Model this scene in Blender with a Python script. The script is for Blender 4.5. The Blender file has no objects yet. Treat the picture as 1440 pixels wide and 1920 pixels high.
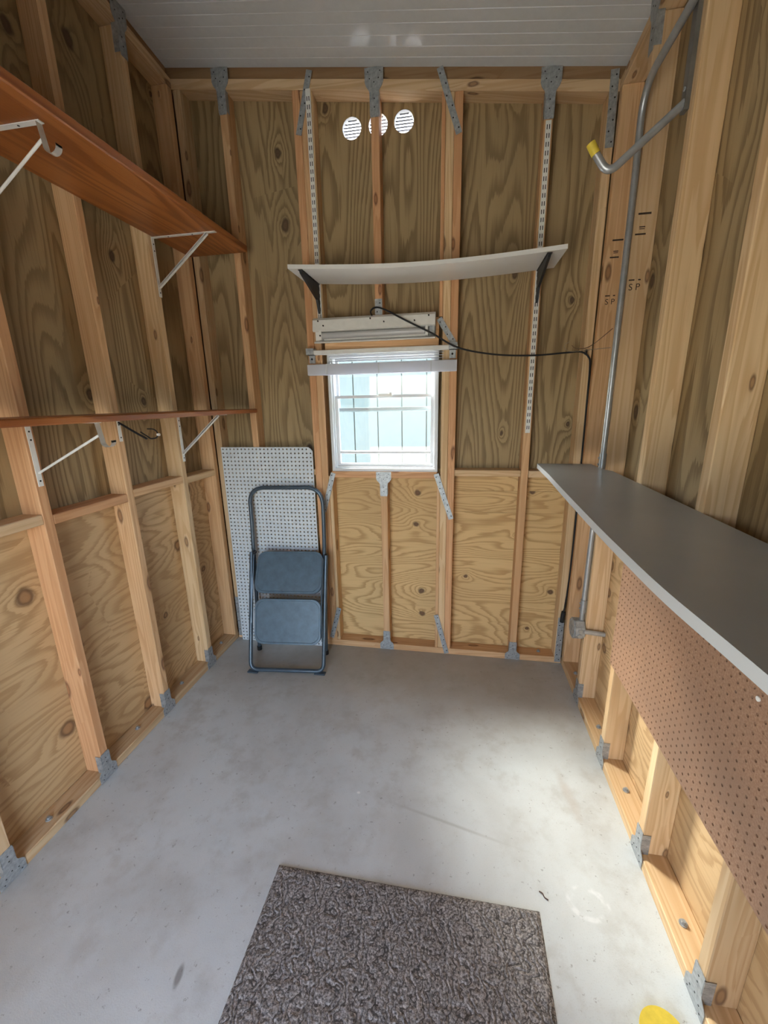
import bpy, bmesh, math, random
from mathutils import Vector, Matrix
random.seed(7)
SC = bpy.context.scene
COL = SC.collection
V = Vector

# ------------------------------------------------------------------ camera
CAM = V((0.4294, -2.4399, 1.6212)); PITCH, YAW, ROLL, F = .2595, .1766, -.0205, 776.23
fw = V((-math.sin(YAW)*math.cos(PITCH), math.cos(YAW)*math.cos(PITCH), -math.sin(PITCH)))
r0 = fw.cross(V((0, 0, 1))).normalized(); u0 = r0.cross(fw)
rt = r0*math.cos(ROLL)+u0*math.sin(ROLL); up = -r0*math.sin(ROLL)+u0*math.cos(ROLL)
cd = bpy.data.cameras.new('camera'); cam = bpy.data.objects.new('camera', cd); COL.objects.link(cam)
cam.matrix_world = Matrix(((rt.x, up.x, -fw.x, CAM.x), (rt.y, up.y, -fw.y, CAM.y), (rt.z, up.z, -fw.z, CAM.z), (0, 0, 0, 1)))
cd.sensor_fit = 'HORIZONTAL'; cd.sensor_width = 36; cd.lens = 36*F/1440; cd.clip_start = .02
SC.camera = cam

# ------------------------------------------------------------------ sky, sun, exposure
W = bpy.data.worlds.new('sky'); SC.world = W; W.use_nodes = True
wn = W.node_tree.nodes; wn.clear()
sky = wn.new('ShaderNodeTexSky'); sky.sky_type = 'NISHITA'; sky.sun_disc = False
sky.sun_elevation = math.radians(44); sky.sun_rotation = math.radians(-47); sky.air_density = 1.0; sky.dust_density = 2.5
bg = wn.new('ShaderNodeBackground'); bg.inputs[1].default_value = .62
hz = wn.new('ShaderNodeHueSaturation'); hz.inputs['Saturation'].default_value = .8
wo = wn.new('ShaderNodeOutputWorld')
W.node_tree.links.new(sky.outputs[0], hz.inputs['Color']); W.node_tree.links.new(hz.outputs[0], bg.inputs[0]); W.node_tree.links.new(bg.outputs[0], wo.inputs[0])
sl = bpy.data.lights.new('sun', 'SUN'); sl.energy = 8.5; sl.angle = math.radians(30); sl.color = (1, .95, .87)
so = bpy.data.objects.new('sun', sl); COL.objects.link(so)
# hazy sun from beyond the back wall, left of the window: it shines in through the window onto the right wall
so.rotation_euler = V((-1.0, 1.0, 1.32)).to_track_quat('Z', 'Y').to_euler()
def portal(name, loc, rot, sx, sy):
    l = bpy.data.lights.new(name, 'AREA'); l.shape = 'RECTANGLE'; l.size = sx; l.size_y = sy; l.cycles.is_portal = True
    o = bpy.data.objects.new(name, l); COL.objects.link(o); o.location = loc; o.rotation_euler = rot
portal('window_portal', (0, .14, 1.56), (math.radians(-90), 0, 0), .64, .70)
portal('door_portal', (-.19, -3.06, 1.0), (math.radians(90), 0, 0), 1.06, 2.0)
vs = SC.view_settings; vs.view_transform = 'Standard'; vs.look = 'None'; vs.gamma = 1; vs.use_curve_mapping = False
vs.exposure = 2.3
SC.cycles.max_bounces = 7; SC.cycles.diffuse_bounces = 5; SC.cycles.transparent_max_bounces = 12
SC.cycles.caustics_reflective = False; SC.cycles.caustics_refractive = False; SC.cycles.sample_clamp_indirect = 8
SC.cycles.use_denoising = True; SC.cycles.adaptive_threshold = .02

# ------------------------------------------------------------------ measures (metres)
XL, XR = -1.09, 1.111            # inner stud faces of the side walls
PL, PR, PB = -1.18, 1.201, .09   # inner plywood faces
YF = -2.96                       # front wall
ST = .041                        # stud thickness
def zc(x, y): return 3.183-.1238*x-.08*y

# ------------------------------------------------------------------ material helpers
def mat_new(name):
    m = bpy.data.materials.new(name); m.use_nodes = True; n = m.node_tree.nodes; n.clear()
    return m, n, m.node_tree.links
class G:
    """small node graph builder"""
    def __init__(s, name):
        s.m, s.n, s.l = mat_new(name)
        s.out = s.n.new('ShaderNodeOutputMaterial'); s.b = s.n.new('ShaderNodeBsdfPrincipled'); s.l.new(s.b.outputs[0], s.out.inputs[0])
    def node(s, t, **k):
        x = s.n.new(t)
        for a, v in k.items(): setattr(x, a, v)
        return x
    def put(s, sock, v):
        if isinstance(v, bpy.types.NodeSocket): s.l.new(v, sock)
        else: sock.default_value = v
    def math(s, op, a, b=0.0, c=None, clamp=False):
        x = s.node('ShaderNodeMath', operation=op, use_clamp=clamp); s.put(x.inputs[0], a); s.put(x.inputs[1], b)
        if c is not None: s.put(x.inputs[2], c)
        return x.outputs[0]
    def mix(s, f, a, b, mode='MIX'):
        x = s.node('ShaderNodeMix', data_type='RGBA', blend_type=mode); s.put(x.inputs[0], f)
        s.put(x.inputs[6], a if not isinstance(a, tuple) else (*a, 1)[:4]); s.put(x.inputs[7], b if not isinstance(b, tuple) else (*b, 1)[:4])
        return x.outputs[2]
    def comb(s, x, y, z):
        c = s.node('ShaderNodeCombineXYZ')
        for i, v in enumerate((x, y, z)): s.put(c.inputs[i], v)
        return c.outputs[0]
    def noise(s, vec, scale, detail=2, rough=.5, dist=0):
        x = s.node('ShaderNodeTexNoise'); s.put(x.inputs['Vector'], vec); x.inputs['Scale'].default_value = scale
        x.inputs['Detail'].default_value = detail; x.inputs['Roughness'].default_value = rough; x.inputs['Distortion'].default_value = dist
        return x.outputs[0]
    def ramp(s, f, stops):
        x = s.node('ShaderNodeValToRGB'); e = x.color_ramp.elements
        while len(e) < len(stops): e.new(.5)
        for k, (p, c) in zip(e, stops): k.position = p; k.color = (*c, 1) if len(c) == 3 else c
        s.put(x.inputs[0], f); return x.outputs[0]
    def smooth(s, v, a, b):
        x = s.node('ShaderNodeMapRange', interpolation_type='SMOOTHSTEP'); s.put(x.inputs[0], v)
        x.inputs[1].default_value = a; x.inputs[2].default_value = b; return x.outputs[0]
    def bump(s, h, st, d=.01):
        x = s.node('ShaderNodeBump'); x.inputs['Strength'].default_value = st; x.inputs['Distance'].default_value = d
        s.put(x.inputs['Height'], h); s.l.new(x.outputs[0], s.b.inputs['Normal'])
    def set(s, **k):
        for a, v in k.items(): s.put(s.b.inputs[a.replace('_', ' ')], v)
        return s.m
def simple(name, c, rough=.5, metal=0, nscale=0, namp=.15, **k):
    g = G(name); col = (*c, 1)
    if nscale:
        tc = g.node('ShaderNodeTexCoord'); f = g.noise(tc.outputs['Object'], nscale, 4, .6)
        col = g.ramp(f, [(.3, tuple(v*(1-namp) for v in c)), (.7, tuple(min(1, v*(1+namp)) for v in c))])
    g.set(Base_Color=col, Roughness=rough, Metallic=metal, **k)
    return g.m
def grain_coords(g, axis):
    tc = g.node('ShaderNodeTexCoord'); oi = g.node('ShaderNodeObjectInfo'); sp = g.node('ShaderNodeSeparateXYZ')
    g.l.new(tc.outputs['Object'], sp.inputs[0]); o = [i for i in range(3) if i != axis]
    al = sp.outputs[axis]; ac = g.math('ADD', sp.outputs[o[0]], g.math('MULTIPLY', sp.outputs[o[1]], .83))
    rnd = g.math('MULTIPLY', oi.outputs['Random'], 61.0)
    al = g.math('ADD', al, rnd); ac = g.math('ADD', ac, g.math('MULTIPLY', rnd, .37))
    return ac, al, rnd, oi
def wood(name, axis, light, mid, dark, knot=(.13, .06, .03), kdens=.5, kscale=(1.6, 1.1), fa=5.0, fl=.55, bands=9.0, amp=.8, ks=.06, fine=.5, rough=.7, coat=0, knotpull=2.2, lo=.15, det=2.2, jag=.35, core=(.34, .19, .09), kw=.045):
    g = G(name); ac, al, rnd, oi = grain_coords(g, axis)
    base = g.comb(g.math('MULTIPLY', ac, fa), g.math('MULTIPLY', al, fl), rnd)
    n = g.noise(base, 1.0, det, .42, .2)
    vo = g.node('ShaderNodeTexVoronoi', voronoi_dimensions='2D', feature='F1'); vo.inputs['Scale'].default_value = 1
    wob = g.noise(g.comb(g.math('MULTIPLY', ac, 14), g.math('MULTIPLY', al, 14), 0.0), 1, 2)
    kv = g.comb(g.math('ADD', g.math('MULTIPLY', ac, kscale[0]), g.math('MULTIPLY', wob, kw)), g.math('MULTIPLY', al, kscale[1]), 0.0)
    g.l.new(kv, vo.inputs['Vector']); d = vo.outputs['Distance']
    kr = g.node('ShaderNodeSeparateColor'); g.l.new(vo.outputs['Color'], kr.inputs[0])
    gate = g.math('GREATER_THAN', kr.outputs[0], 1-kdens)
    size = g.math('MULTIPLY', g.math('ADD', g.math('MULTIPLY', kr.outputs[1], .8), .4), ks)
    dn = g.math('DIVIDE', d, size)
    pull = g.math('MULTIPLY', g.math('POWER', 2.718, g.math('MULTIPLY', dn, -.42)), gate)
    fn = g.noise(g.comb(g.math('MULTIPLY', ac, 130), g.math('MULTIPLY', al, 3.2), rnd), 1, 3, .6)
    ph = g.math('ADD', g.math('ADD', g.math('MULTIPLY', n, bands), g.math('MULTIPLY', fn, jag)), g.math('MULTIPLY', pull, knotpull))
    saw = g.math('FRACT', ph)
    band = g.math('MULTIPLY', g.smooth(saw, lo, .84), g.math('SUBTRACT', 1.0, g.smooth(saw, .88, 1.0)))
    big = g.noise(g.comb(g.math('MULTIPLY', ac, 2.6), g.math('MULTIPLY', al, .9), g.math('ADD', rnd, 9.0)), 1, 3, .55)
    col = g.mix(g.math('MULTIPLY', band, amp), light, mid)
    col = g.mix(g.math('MULTIPLY', g.smooth(fn, .52, .78), fine), col, dark)
    col = g.mix(g.smooth(big, .35, .72), col, g.mix(.45, col, dark))
    ring = g.math('MULTIPLY', g.math('SUBTRACT', 1.0, g.smooth(dn, .62, 1.35)), gate)
    core = g.mix(g.smooth(dn, .35, .85), core, knot)
    col = g.mix(g.math('MULTIPLY', ring, .9), col, core)
    col = g.mix(1.0, col, oi.outputs['Color'], 'MULTIPLY')
    g.set(Base_Color=col, Roughness=rough)
    if coat: g.set(Coat_Weight=coat, Coat_Roughness=.25)
    g.bump(fn, .18, .003)
    return g.m
PINE = [wood('pine_%s' % 'xyz'[a], a, (.70, .505, .305), (.55, .345, .175), (.46, .29, .15), kdens=.6, kscale=(7, 2.4), fa=15, fl=.5, bands=9, amp=.75, ks=.085, fine=.35, knotpull=1.2) for a in range(3)]
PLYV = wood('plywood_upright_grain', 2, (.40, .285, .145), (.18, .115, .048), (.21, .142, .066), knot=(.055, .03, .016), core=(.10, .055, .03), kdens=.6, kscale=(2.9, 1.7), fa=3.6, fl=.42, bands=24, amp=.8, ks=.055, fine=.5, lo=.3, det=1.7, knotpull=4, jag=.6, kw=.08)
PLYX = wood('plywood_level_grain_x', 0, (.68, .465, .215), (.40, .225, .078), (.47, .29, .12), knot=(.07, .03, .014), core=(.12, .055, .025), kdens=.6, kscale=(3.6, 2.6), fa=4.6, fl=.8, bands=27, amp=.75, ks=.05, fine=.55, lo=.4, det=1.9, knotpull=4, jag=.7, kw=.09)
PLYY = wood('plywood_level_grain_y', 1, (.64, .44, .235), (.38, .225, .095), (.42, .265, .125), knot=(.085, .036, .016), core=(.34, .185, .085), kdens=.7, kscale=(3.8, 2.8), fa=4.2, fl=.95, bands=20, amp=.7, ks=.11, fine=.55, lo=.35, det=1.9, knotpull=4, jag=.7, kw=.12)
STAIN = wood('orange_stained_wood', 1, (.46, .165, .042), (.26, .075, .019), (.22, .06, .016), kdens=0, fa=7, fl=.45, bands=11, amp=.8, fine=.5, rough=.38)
GALV = simple('galvanised_steel', (.38, .40, .41), .5, .5, 60, .3)
STEEL = simple('grey_conduit_steel', (.42, .44, .46), .38, .6, 25, .12)
DKSTEEL = simple('dark_grey_steel', (.20, .20, .19), .45, .5, 25, .15)
WHITEM = simple('white_painted_metal', (.78, .77, .73), .4, 0, 30, .05)
BLACKM = simple('black_painted_metal', (.018, .019, .022), .45)
BLACKR = simple('black_rubber', (.012, .012, .013), .55)
WHITEP = simple('white_laminate', (.78, .77, .74), .35, 0, 6, .03)
VINYL = simple('white_vinyl', (.66, .67, .69), .35)
DARK = simple('dark_hole', (.02, .017, .015), .9)
INK = simple('dark_stamp_ink', (.05, .03, .018), .9)
YELLOW = simple('yellow_plastic', (.72, .55, .06), .5, 0, 40, .12)
BLUEG = simple('slate_blue_enamel', (.09, .14, .185), .42, .1, 18, .18)
BLUETUBE = simple('slate_blue_tube_enamel', (.075, .105, .135), .3, .35, 25, .12)
TUBEG = simple('milky_lamp_glass', (.50, .50, .50), .2)
CEIL = simple('white_ceiling_panel', (.62, .63, .64), .16, 0, 40, .03)
PEGW = simple('pale_blue_white_hardboard', (.62, .66, .69), .55, 0, 12, .05)
def _pegb():
    g = G('brown_hardboard'); tc = g.node('ShaderNodeTexCoord')
    a = g.noise(tc.outputs['Object'], 160, 3, .7); b = g.noise(tc.outputs['Object'], 3, 3, .6)
    c = g.mix(g.smooth(a, .35, .7), (.27, .145, .085), (.40, .24, .15)); c = g.mix(g.smooth(b, .4, .7), c, (.28, .165, .105))
    return g.set(Base_Color=c, Roughness=.6)
PEGB = _pegb()
def _bench():
    g = G('grey_laminate'); tc = g.node('ShaderNodeTexCoord')
    a = g.noise(tc.outputs['Object'], 2.2, 4, .6); s = g.noise(tc.outputs['Object'], 40, 3, .7)
    c = g.ramp(a, [(.3, (.31, .33, .335)), (.7, (.38, .40, .405))])
    return g.set(Base_Color=c, Roughness=.30)
BENCH = _bench()
BENCHE = simple('pale_grey_edge_band', (.50, .52, .53), .5)
def _floor():
    g = G('worn_concrete'); tc = g.node('ShaderNodeTexCoord'); o = tc.outputs['Object']
    a = g.noise(o, 1.3, 5, .6, .4); b = g.noise(o, 9, 5, .65); s = g.noise(o, 260, 2, .6); p = g.noise(o, 55, 3, .7)
    c = g.ramp(a, [(.28, (.44, .445, .43)), (.5, (.55, .58, .585)), (.72, (.62, .665, .68))])
    c = g.mix(g.math('MULTIPLY', g.smooth(b, .45, .72), .6), c, (.42, .42, .40))
    c = g.mix(g.math('MULTIPLY', g.smooth(s, .55, .75), .3), c, (.35, .34, .32))
    c = g.mix(g.math('MULTIPLY', g.smooth(p, .64, .72), .6), c, (.20, .19, .18))
    # chalky ring scuff
    sp = g.node('ShaderNodeSeparateXYZ'); g.l.new(g.node('ShaderNodeNewGeometry').outputs['Position'], sp.inputs[0])
    w = g.math('MULTIPLY', g.math('SUBTRACT', g.noise(o, 14, 3), .5), .05)
    dx = g.math('DIVIDE', g.math('SUBTRACT', sp.outputs[0], .895), .058); dy = g.math('DIVIDE', g.math('SUBTRACT', sp.outputs[1], -1.350), .045)
    rr = g.math('ADD', g.math('SQRT', g.math('ADD', g.math('MULTIPLY', dx, dx), g.math('MULTIPLY', dy, dy))), g.math('MULTIPLY', w, 6))
    ring = g.math('SUBTRACT', 1.0, g.smooth(g.math('ABSOLUTE', g.math('SUBTRACT', rr, 1.0)), .05, .28))
    c = g.mix(g.math('MULTIPLY', g.math('MULTIPLY', ring, g.smooth(g.noise(o, 24, 3), .42, .62)), .5), c, (.76, .77, .78))
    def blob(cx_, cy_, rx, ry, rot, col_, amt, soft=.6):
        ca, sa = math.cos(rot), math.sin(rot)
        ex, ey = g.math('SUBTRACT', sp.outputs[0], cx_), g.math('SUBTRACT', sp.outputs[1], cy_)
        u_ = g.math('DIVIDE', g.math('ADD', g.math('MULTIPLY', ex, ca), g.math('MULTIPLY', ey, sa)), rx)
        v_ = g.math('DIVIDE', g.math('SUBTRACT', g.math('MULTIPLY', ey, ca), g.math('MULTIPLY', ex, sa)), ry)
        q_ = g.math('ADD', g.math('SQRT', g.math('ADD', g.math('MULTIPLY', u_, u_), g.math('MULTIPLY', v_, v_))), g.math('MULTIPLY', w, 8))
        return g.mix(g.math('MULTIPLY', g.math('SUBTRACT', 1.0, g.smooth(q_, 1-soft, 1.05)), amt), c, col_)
    c = blob(-.339, -1.733, .036, .013, 1.75, (.17, .16, .155), .75)
    c = blob(.049, -1.073, .010, .008, 0, (.80, .80, .78), .9)
    c = blob(.44, -1.15, .32, .010, -.22, (.30, .29, .27), .5, .95)
    c = blob(.93, -.95, .16, .03, -1.4, (.42, .36, .31), .4, .9)
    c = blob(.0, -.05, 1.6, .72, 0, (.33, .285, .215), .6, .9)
    g.bump(g.math('ADD', b, g.math('MULTIPLY', s, .4)), .15, .004)
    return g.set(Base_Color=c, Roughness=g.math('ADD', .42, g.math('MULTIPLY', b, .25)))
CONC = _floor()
def _matm():
    g = G('grey_brown_loop_mat'); tc = g.node('ShaderNodeTexCoord'); o = tc.outputs['Object']
    sp = g.noise(o, 170, 2, .7); wv = g.node('ShaderNodeTexWave', wave_type='BANDS', bands_direction='X')
    wv.inputs['Scale'].default_value = 11; wv.inputs['Distortion'].default_value = 18; wv.inputs['Detail'].default_value = 2.5; wv.inputs['Detail Scale'].default_value = 1.6
    g.l.new(o, wv.inputs['Vector'])
    c = g.ramp(sp, [(.32, (.06, .053, .05)), (.48, (.20, .18, .172)), (.66, (.43, .40, .385))])
    c = g.mix(g.math('SUBTRACT', 1.0, g.smooth(wv.outputs[1], .0, .07)), c, (.06, .052, .048))
    g.bump(g.math('ADD', sp, wv.outputs[1]), .8, .004)
    return g.set(Base_Color=c, Roughness=.9)
MATM = _matm()
def _glass():
    m, n, l = mat_new('clear_window_glass'); o = n.new('ShaderNodeOutputMaterial'); t = n.new('ShaderNodeBsdfTransparent'); t.inputs[0].default_value = (.94, .97, .97, 1)
    gl = n.new('ShaderNodeBsdfGlossy'); gl.inputs['Roughness'].default_value = .02; f = n.new('ShaderNodeValue'); f.outputs[0].default_value = .05
    x = n.new('ShaderNodeMixShader'); l.new(f.outputs[0], x.inputs[0]); l.new(t.outputs[0], x.inputs[1]); l.new(gl.outputs[0], x.inputs[2]); l.new(x.outputs[0], o.inputs[0]); return m
GLASS = _glass()
def translucent(name, c, k=.5):
    m, n, l = mat_new(name); o = n.new('ShaderNodeOutputMaterial'); d = n.new('ShaderNodeBsdfDiffuse'); t = n.new('ShaderNodeBsdfTranslucent')
    d.inputs[0].default_value = (*c, 1); t.inputs[0].default_value = (*c, 1); x = n.new('ShaderNodeMixShader'); x.inputs[0].default_value = k
    l.new(d.outputs[0], x.inputs[1]); l.new(t.outputs[0], x.inputs[2]); l.new(x.outputs[0], o.inputs[0]); return m
SLATM = translucent('thin_white_vinyl_slat', (.80, .81, .86), .45)
VENTM = translucent('thin_white_vent_plastic', (.70, .70, .72), .03)
VSLAT = simple('grey_vent_slat', (.10, .10, .11), .6)
SIDING = simple('pale_blue_painted_siding', (.125, .172, .192), .6, 0, 9, .05)
GROUND = simple('yard_ground', (.42, .41, .34), .9, 0, 3, .2)

# ------------------------------------------------------------------ object helpers
WM = {}
def parent_to(o, p):
    if p is not None:
        o.parent = p; o.matrix_parent_inverse = WM[p.name].inverted()
def link(name, me, loc=(0, 0, 0), parent=None, rot=None, mats=None, tint=None):
    o = bpy.data.objects.new(name, me); COL.objects.link(o)
    M = Matrix.Translation(V(loc)) @ (rot.to_4x4() if rot is not None else Matrix())
    o.matrix_basis = M; WM[o.name] = M; parent_to(o, parent)
    if mats is not None and me is not None and not me.materials:
        for m in (mats if isinstance(mats, (list, tuple)) else [mats]): me.materials.append(m)
    if tint: o.color = (*tint, 1)
    return o
def tag(o, label=None, cat=None, group=None, kind=None):
    if label: o['label'] = label
    if cat: o['category'] = cat
    if group: o['group'] = group
    if kind: o['kind'] = kind
    return o
def thing(name, loc, label=None, cat=None, group=None, kind=None):
    return tag(link(name, None, loc), label, cat, group, kind)
def bm_mesh(name, bm, smooth=False):
    bmesh.ops.recalc_face_normals(bm, faces=bm.faces)
    me = bpy.data.meshes.new(name); bm.to_mesh(me); bm.free()
    if smooth:
        for p in me.polygons: p.use_smooth = True
        if hasattr(me, 'set_sharp_from_angle'): me.set_sharp_from_angle(angle=math.radians(38))
    return me
CACHE = {}
def box(name, a, b, mat, parent=None, bev=.0025, tint=None):
    a, b = V(a), V(b); c = (a+b)/2; d = b-a
    key = (tuple(round(x, 4) for x in d), mat.name, bev)
    if key not in CACHE:
        bm = bmesh.new(); bmesh.ops.create_cube(bm, size=1); bmesh.ops.scale(bm, vec=d, verts=bm.verts)
        if bev: bmesh.ops.bevel(bm, geom=bm.edges[:], offset=min(bev, min(d)*.3), segments=1, affect='EDGES')
        CACHE[key] = bm_mesh(name, bm)
    return link(name, CACHE[key], c, parent, None, mat, tint)
def hexa(name, v8, mat, parent=None, tint=None):
    """box from 8 corners: bottom ring 0-3, top ring 4-7"""
    c = sum((V(p) for p in v8), V())/8
    bm = bmesh.new(); vs_ = [bm.verts.new(V(p)-c) for p in v8]
    for f in ((0, 3, 2, 1), (4, 5, 6, 7), (0, 1, 5, 4), (1, 2, 6, 5), (2, 3, 7, 6), (3, 0, 4, 7)): bm.faces.new([vs_[i] for i in f])
    bmesh.ops.bevel(bm, geom=bm.edges[:], offset=.0025, segments=1, affect='EDGES')
    return link(name, bm_mesh(name, bm), c, parent, None, mat, tint)
def add_box(bm, a, b, mi=0, M=None):
    a, b = V(a), V(b)
    r = bmesh.ops.create_cube(bm, size=1)['verts']
    for v in r:
        v.co = V([(a[i]+b[i])/2+v.co[i]*(b[i]-a[i]) for i in range(3)])
        if M is not None: v.co = M @ v.co
    for f in {f for v in r for f in v.link_faces}: f.material_index = mi
def add_disc(bm, c, n, r, h, segs=12, mi=0):
    q = V(n).to_track_quat('Z', 'Y').to_matrix().to_4x4()
    vs_ = bmesh.ops.create_cone(bm, cap_ends=True, segments=segs, radius1=r, radius2=r, depth=h, matrix=Matrix.Translation(V(c)) @ q)['verts']
    for f in {f for v in vs_ for f in v.link_faces}: f.material_index = mi
def fillet(pts, r, n=6):
    pts = [V(p) for p in pts]; out = [pts[0]]
    for a, b, c in zip(pts, pts[1:], pts[2:]):
        u, w = (a-b), (c-b); rr = min(r, u.length*.49, w.length*.49); p, q = b+u.normalized()*rr, b+w.normalized()*rr
        for i in range(n+1):
            t = i/n; out.append((1-t)**2*p+2*t*(1-t)*b+t*t*q)
    return out+[pts[-1]]
def add_tube(bm, pts, r, segs=10, mi=0, cap=True):
    pts = [V(p) for p in pts]; t = (pts[1]-pts[0]).normalized()
    nrm = t.orthogonal().normalized(); rings = []
    for i, p in enumerate(pts):
        t2 = ((pts[min(i+1, len(pts)-1)]-pts[max(i-1, 0)])).normalized()
        nrm = (nrm-t2*nrm.dot(t2)).normalized(); bn = t2.cross(nrm)
        rings.append([bm.verts.new(p+nrm*math.cos(k*2*math.pi/segs)*r+bn*math.sin(k*2*math.pi/segs)*r) for k in range(segs)])
    fs = []
    for a, b in zip(rings, rings[1:]):
        for k in range(segs): fs.append(bm.faces.new((a[k], a[(k+1) % segs], b[(k+1) % segs], b[k])))
    if cap: fs += [bm.faces.new(rings[0][::-1]), bm.faces.new(rings[-1])]
    for f in fs: f.material_index = mi
def catmull(pts, n=8):
    pts = [V(p) for p in pts]; P = [pts[0]*2-pts[1]]+pts+[pts[-1]*2-pts[-2]]; out = []
    for a, b, c, d in zip(P, P[1:], P[2:], P[3:]):
        for i in range(n):
            t = i/n; out.append(.5*((2*b)+(c-a)*t+(2*a-5*b+4*c-d)*t*t+(3*b-a-3*c+d)*t**3))
    return out+[pts[-1]]
def tube(name, pts, r, mat, parent=None, segs=10):
    c = V(pts[0]); bm = bmesh.new(); add_tube(bm, [V(p)-c for p in pts], r, segs)
    return link(name, bm_mesh(name, bm, True), c, parent, None, mat)
def flat(name, outer, holes, origin, ux, uy, th, mat, parent=None, tint=None, bev=0):
    """outline with holes in the plane (origin, ux, uy), given thickness along -(ux x uy)"""
    bm = bmesh.new(); ux, uy = V(ux).normalized(), V(uy).normalized(); nz = ux.cross(uy)
    for loop in [outer]+list(holes):
        vs_ = [bm.verts.new((p[0], p[1], 0)) for p in loop]
        for a, b in zip(vs_, vs_[1:]+vs_[:1]): bm.edges.new((a, b))
    bmesh.ops.triangle_fill(bm, use_beauty=True, use_dissolve=False, edges=bm.edges[:], normal=(0, 0, 1))
    ex = bmesh.ops.extrude_face_region(bm, geom=bm.faces[:])
    for g_ in ex['geom']:
        if isinstance(g_, bmesh.types.BMVert): g_.co.z -= th
    for v in bm.verts: v.co = ux*v.co.x+uy*v.co.y+nz*v.co.z
    return link(name, bm_mesh(name, bm), origin, parent, None, mat, tint)
def circle(cx, cy, r, n=20): return [(cx+r*math.cos(2*math.pi*i/n), cy+r*math.sin(2*math.pi*i/n)) for i in range(n)]
def done(name, bm, loc, mats, parent=None, smooth=False, tint=None): return link(name, bm_mesh(name, bm, smooth), loc, parent, None, mats, tint)

RED, WARM, PALE, PLAIN, GREYT = (1.0, .78, .66), (1.02, .90, .80), (1.06, 1.06, 1.02), (1, 1, 1), (.86, .86, .84)
# ================================================================== THE SETTING
floor = box('floor', (-1.30, YF-.1, -.10), (1.32, .22, 0), CONC, None, 0); tag(floor, 'worn pale grey concrete slab floor', None, None, 'structure')
yard = box('yard_ground', (-14, -14, -.25), (14, 12, -.12), GROUND, None, 0); tag(yard, 'plain ground of the yard around the shed', None, None, 'structure')

# ---- ceiling: white grooved panel strips
ceiling = flat('ceiling', [(-1.26, YF-.08), (1.28, YF-.08), (1.28, .2), (-1.26, .2)], [], (0, 0, 0), (1, 0, 0), (0, 1, 0), .03, CEIL)
for v in ceiling.data.vertices: v.co.z += zc(v.co.x, v.co.y)+.045
tag(ceiling, 'white grooved panel ceiling sloping down to the right', None, None, 'structure')
PW = .0545; k = 0; y = .005
def plank_mesh():
    bm = bmesh.new(); hw = PW/2-.0004
    sec = [(-hw, .012), (-hw, .0016), (-hw+.0016, 0), (hw-.0016, 0), (hw, .0016), (hw, .012)]
    rings = []
    for x in (-1.19, 1.21):
        rings.append([bm.verts.new((x, yy, zc(x, yy)-zc(0, 0)+zz)) for yy, zz in sec])
    for i in range(len(sec)): j = (i+1) % len(sec); bm.faces.new((rings[0][i], rings[0][j], rings[1][j], rings[1][i]))
    bm.faces.new(rings[0]); bm.faces.new(rings[1][::-1])
    return bm_mesh('ceiling_plank', bm)
PM = plank_mesh(); PM.materials.append(CEIL)
y = -PW/2+.004
while y > YF:
    link('ceiling_plank', PM, (0, y, zc(0, y)), ceiling); y -= PW

# ---- tie plates (flared galvanised stud connectors) and perforated straps
def tie_mesh():
    bm = bmesh.new()
    half = [(.021, .20), (.021, .115), (.026, .092), (.040, .074), (.046, .058), (.046, 0)]
    out = [(x, z) for x, z in half]+[(-x, z) for x, z in half[::-1]]
    top = [bm.verts.new((x, -.0018, z)) for x, z in out]; bot = [bm.verts.new((x, 0, z)) for x, z in out]
    bm.faces.new(top); bm.faces.new(bot[::-1])
    for i in range(len(out)): j = (i+1) % len(out); bm.faces.new((top[i], bot[i], bot[j], top[j]))
    for sx in (-1, 1): add_box(bm, (sx*.0228-.0007, -.0015, .035), (sx*.0228+.0007, .026, .19))
    for x, z in ((0, .16), (0, .125), (-.022, .045), (.022, .045), (0, .06), (-.03, .018), (.03, .018)): add_disc(bm, (x, -.0021, z), (0, 1, 0), .0028, .001, 8, 1)
    return bm_mesh('tie_plate', bm)
TIE = tie_mesh(); TIE.materials.append(GALV); TIE.materials.append(DARK)
def tie(parent, p, face, flip=False, s=1.0):
    """face: 'b' looks to -y, 'l' to +x, 'r' to -x; flip = hanging from the top"""
    R = {'b': Matrix(), 'l': Matrix.Rotation(math.pi/2, 3, 'Z').to_4x4(), 'r': Matrix.Rotation(-math.pi/2, 3, 'Z').to_4x4()}[face]
    if flip: R = R @ Matrix.Rotation(math.pi, 3, 'Y').to_4x4()
    return link('tie_plate', TIE, p, parent, (R @ Matrix.Diagonal((1, 1, s, 1))).to_3x3())
def strap(parent, p, q, n=(0, -1, 0), w=.030, holes=8):
    p, q = V(p), V(q); L = (q-p).length; u = (q-p).normalized(); nn = V(n); s = u.cross(nn)
    bm = bmesh.new(); M = Matrix((s, nn, u)).transposed().to_4x4()
    add_box(bm, (-w/2, 0, 0), (w/2, .002, L))
    for i in range(holes): add_disc(bm, ((-1)**i*w*.2, .0022, L*(i+.5)/holes), (0, 1, 0), .0035, .001, 8, 1)
    bmesh.ops.transform(bm, matrix=M, verts=bm.verts)
    return done('metal_strap', bm, p, [GALV, DARK], parent)
def bolt(parent, p):
    bm = bmesh.new(); add_disc(bm, (0, 0, .0015), (0, 0, 1), .012, .003, 14); add_disc(bm, (0, 0, .007), (0, 0, 1), .0065, .010, 6)
    return done('anchor_bolt', bm, p, GALV, parent)

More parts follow.
